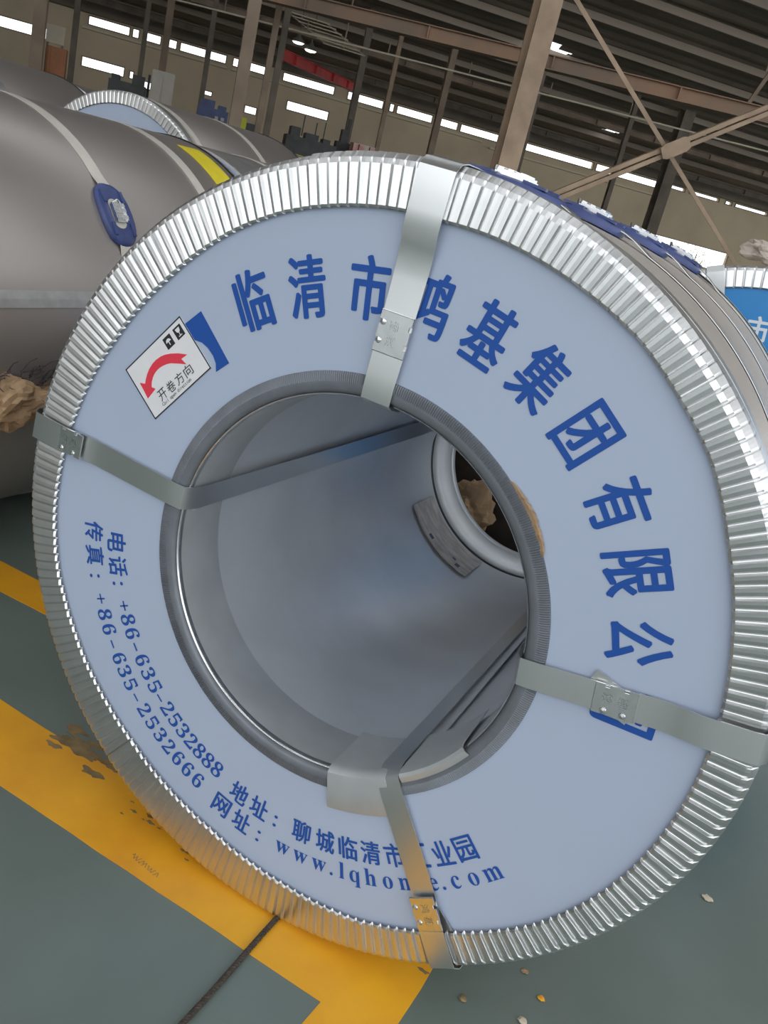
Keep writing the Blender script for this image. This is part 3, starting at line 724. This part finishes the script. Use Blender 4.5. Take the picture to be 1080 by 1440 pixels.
# (bore point, rim point)
strap((-.007, .968), (.006, 1.308), .048, .056, 0, 0, .35, None, .31, -1)
strap((-.312, .703), (-.652, .727), .042, .048, 0, 0, 1.17, (.0, 0, .01), .74, -1)
strap((.315, .663), (.654, .706), .043, .046, 0, 0, .6, (-.42, -.045, .03), .42)
strap((.171, .390), (.357, .108), .041, .044, 0, 0, .9, (.30, -.02, .046), .70)
# hoops round the body with plastic pads and buckles
for y, pa in ((.155, 85), (.43, 79.5), (.76, 76.5), (1.075, 73)):
    strap_over_pad('body_strap', fc, ZC, .6500, y, .034, 'strap_steel', [pa, 205])
    pad(fc, ZC, .6500, y, pa, .17 if y < .3 else .12, .125)
hoop('edge_tape', fc, ZC, .6502, 1.105, .045, 'tape_pale', .0006, -30, 62)
# kraft paper edge peeping out behind the bore ring
kp = MB(); rk = random.Random(9); rows = []
for i in range(26):
    a = rad(51-.78*i); t = i/25; rr = .3505+.0100*math.sin(PI*min(1, t*1.02))**.6*rk.uniform(.75, 1.1)
    rows.append([(r*math.cos(a), y, ZC+r*math.sin(a)) for r, y in ((.344, -.0006), (rr*.5+.176, -.0030-rk.uniform(0, .003)), (rr, -.0014-rk.uniform(0, .003)))])
kp.quadgrid(rows); tag(kp.build('paper_lining', 'kraft', fc), 'brown kraft paper edge behind the bore ring')
# torn kraft paper hanging behind the far end of the bore
def crumple(name, m, size, seed, parent=None, sub=4, amp=.55, freq=1.5):
    bm = bmesh.new(); bmesh.ops.create_icosphere(bm, subdivisions=sub, radius=1)
    from mathutils import noise
    for v in bm.verts:
        p = v.co*freq+Vector((seed*7.3, seed*3.1, 0))
        n1 = noise.noise(p); n2 = abs(noise.noise(p*1.9)); n3 = abs(noise.noise(p*4.3))
        k = 1+amp*n1-amp*.7*n2-amp*.12*n3
        v.co = Vector((v.co.x*size[0]*k, v.co.y*size[1]*k, v.co.z*size[2]*k))
    me = bpy.data.meshes.new(name); bm.to_mesh(me); bm.free(); me.materials.append(MATS[m])
    o = bpy.data.objects.new(name, me); COL.objects.link(o)
    if parent: o.parent = parent
    return o
o = crumple('torn_paper', 'kraft', (.085, .05, .10), 3, fc, 4); o.location = (-.215, 1.34, .41); tag(o, 'brown torn kraft paper at the far end')

# ================================================================= OTHER COILS
def plain_coil(loc, R, L, label, panel='panel_blue', ring=True, wrap='wrap_grey', count=200, rbore=.30):
    e = empty('steel_coil', loc, label, 'coil')
    shell('outer_wrap', e, R, R-.004, 0, L, wrap, rbore)
    lathe([(rbore+.015, .012), (rbore+.015, .0004), (R-.01, .0004), (R-.01, .012)], R, 120).build('end_panel', panel, e)
    if ring:
        pleated_ring('edge_protector', e, R, R-.002, R*.90, 0, 360, count, .006, 'ring_steel', y0=-.0045)
        pr = pleated_ring('rear_edge_protector', e, R, R-.002, R*.9, 0, 360, 100, .004, 'ring_steel', y0=-L-.0045, side=.020)
        pr.data.transform(Matrix.Scale(-1, 4, (0, 1, 0)))
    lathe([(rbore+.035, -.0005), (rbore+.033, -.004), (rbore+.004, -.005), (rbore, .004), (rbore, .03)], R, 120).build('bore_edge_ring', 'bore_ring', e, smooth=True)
    lathe([(rbore+.002, .02), (rbore+.002, L-.012)], R, 120).build('bore_liner', 'bore_steel', e, smooth=True)
    return e
# A: big coil on the left, nearest
RA = .64
ca = plain_coil((-1.85, .15, 0), RA, 1.56, 'large bare grey coil at left edge with blue oval strap pad')
for y, pads in ((.742, [37]), (1.245, [])):
    strap_over_pad('body_strap', ca, RA, RA-.004, y, .048, 'strap_pale', pads)
pad(ca, RA, RA-.004, .742, 37, .19, .125)
hoop('edge_tape', ca, RA, RA-.0035, 1.440, .125, 'tape_yellow', .0008, 15, 74)
sm = MB(); a = rad(14.5)
sm.quadgrid([[((RA-.004+h)*math.cos(rad(t)), y, RA+(RA-.004+h)*math.sin(rad(t))) for y in (.02, .75, 1.48)] for t, h in ((13.0, .0002), (13.0, .006), (15.0, .005), (16.9, .003), (16.9, .0002))])
tag(sm.build('seam_strip', 'seam_light', ca), 'light horizontal seam strip')
o = crumple('torn_paper', 'kraft', (.05, .11, .065), 5, ca, 4); o.location = (.655, .30, .545); tag(o, 'brown torn kraft paper scrap')
o = crumple('torn_paper', 'kraft', (.04, .05, .035), 8, ca, 3); o.location = (.645, .44, .54); tag(o, 'brown torn kraft paper scrap')
fb = MB(); rf = random.Random(12)
for i in range(70):
    y = rf.uniform(.20, .50); z = .60+rf.uniform(-.03, .02); x = .635
    p = Vector((x, y, z)); d = Vector((rf.uniform(.0, .06), rf.uniform(-.03, .05), rf.uniform(.0, .05)))
    fb.tube([p, p+d*.6+Vector((0, 0, .008)), p+d], .0012, 4)
fo = fb.build('frayed_fibres', 'fibre_dark', ca); fo['kind'] = 'stuff'
# D: behind it in the same row
cd_ = plain_coil((-1.85, 1.78, 0), .637, 1.35, 'grey coil end to end behind the large left coil, with pale hoops', ring=False)
for y in (.40, .85, 1.2): hoop('body_strap', cd_, .637, .634, y, .05, 'strap_pale', .0015)
tag(hoop('paper_band', cd_, .637, .6338, .15, .26, 'seam_light', .0008, 5, 80), 'pale paper band round the near end')
# B: second row, pleated end ring showing over the first row
cb_ = plain_coil((-3.27, 3.0, 0), .73, 1.35, 'second row coil whose pleated end ring peeps over the left coil', count=150)
for y in (.10, .75): hoop('body_strap', cb_, .73, .727, y, .05, 'strap_pale', .0015)
cb2 = plain_coil((-3.27, 4.5, 0), .70, 1.35, 'second row coil hidden mostly behind, next beyond the pleated ring coil', count=100)
for y in (.15, .7): hoop('body_strap', cb2, .70, .697, y, .05, 'strap_pale', .0015)
hoop('edge_tape', cb2, .70, .6972, .32, .07, 'tape_yellow', .001, 40, 95)
# C: third row
cc = plain_coil((-4.85, 1.2, 0), .755, 1.35, 'third row pale grey coil at the far left top', count=100)
hoop('body_strap', cc, .755, .752, .9, .05, 'strap_pale', .0015)
for k, y in enumerate((2.62, 4.04, 5.46)):
    c2 = plain_coil((-4.85, y, 0), .755-.01*k, 1.35, ['third row coil beyond the pale one, above the pleated ring', 'third row coil farther back, above the yellow tape', 'last third row coil at the back by the dark machine'][k], count=100)
    hoop('body_strap', c2, .755-.01*k, .752-.01*k, .5, .05, 'strap_steel', .0015)
# F: blue faced coil behind the front one at right
cf = plain_coil((.44, 1.80, 0), .67, 1.2, 'coil with bright blue end panel and white lettering at right edge', panel='panel_bright_blue', count=150, wrap='wrap_beige')
mb = MB()
for i, ch in enumerate('临清市鸿基集团有限公司'):
    a = 96.3+24-12*i; c, s_ = math.cos(rad(a)), math.sin(rad(a))
    put_glyph(mb, ch, (.48*c, -.0002, .67+.48*s_), (s_, 0, -c), (c, 0, s_), OUT, w=.062, h=.085, bold=0, grow=.002)
tag(mb.build('company_name', 'print_white', cf), 'white company lettering')
a0 = 101.5
p = MB(); fa_ = rad(110.5); fr_ = Vector((math.cos(fa_), 0, math.sin(fa_))); ww = Vector((math.sin(fa_), 0, -math.cos(fa_)))*.026
p.band([fr_*.33+Vector((0, -.006, .67)), fr_*.56+Vector((0, -.0125, .67)), fr_*.655+Vector((0, -.0125, .67)), fr_*.672+Vector((0, -.004, .67)), fr_*.674+Vector((0, .05, .67))], ww, [(0, -1, 0), (0, -1, 0), (0, -1, 0), fr_-Vector((0, 1, 0)), fr_], .0014)
p.build('face_strap', 'strap_steel', cf)
o = crumple('crumpled_paper', 'paper_pale', (.085, .07, .040), 6, None, 4); o.location = (.335, 1.96, 1.375)
tag(o, 'pale crumpled paper scrap lying on top of the blue faced coil', 'paper')

tb = empty('bore_filler', (-.50, 1.56, 0), 'dark timber blocks added to darken the view behind the bore of the front coil', 'filler')  # added blocks, only there to make the view through the bore dark
for k in range(4):
    for q in (-1, 1): MB().box((.01*((k*7+q) % 3), q*.075, .075+.15*k), (.92, .145, .146)).build('filler', 'filler_dark', tb)

# ================================================================= SMALL THINGS ON THE FLOOR
rp_ = MB(); path = [(.045-.03*t*t*0+.0005, .10-.42*t, .006) for t in [i/30 for i in range(31)]]
path = [(.0505-.012*(i/30)+.0015*math.sin(i*.35), .25-.62*i/30, .0062) for i in range(31)]
def rope():
    e = empty('rope', (.05, .25, 0), 'thin dark twisted rope lying across the yellow floor line', 'rope')
    for k in range(3):
        pts = []
        for i in range(241):
            t = i/240; j = t*30; i0 = min(29, int(j)); fr = j-i0
            p = Vector(path[i0]).lerp(Vector(path[i0+1]), fr)-Vector((.05, .25, 0))
            a = 2*PI*(t*34+k/3)
            pts.append(p+Vector((math.cos(a)*.0027, 0, math.sin(a)*.0027)))
        MB().tube(pts, .0030, 6).build('strand', 'rope_brown', e, smooth=True)
rope()
DB = [((.471, .192), .006, 'small tan chip on floor just below the coil rim', 'kraft'), ((.514, .153), .006, 'small yellow chip lower right of the coil', 'paint_yellow'),
      ((.76, .66), .010, 'tiny pale scrap on floor right of the coil', 'board_pale'), ((.395, .06), .007, 'grey pebble beside the yellow corner', 'scuff_grey'), ((.50, .085), .008, 'pale flake on floor at bottom right', 'board_pale')]
for i, ((x, y), r, lab, m) in enumerate(DB):
    o = crumple('floor_chip', m, (r*1.3, r, r*.45), 20+i, None, 2); o.location = (x, y, r*.4); tag(o, lab, 'chip')
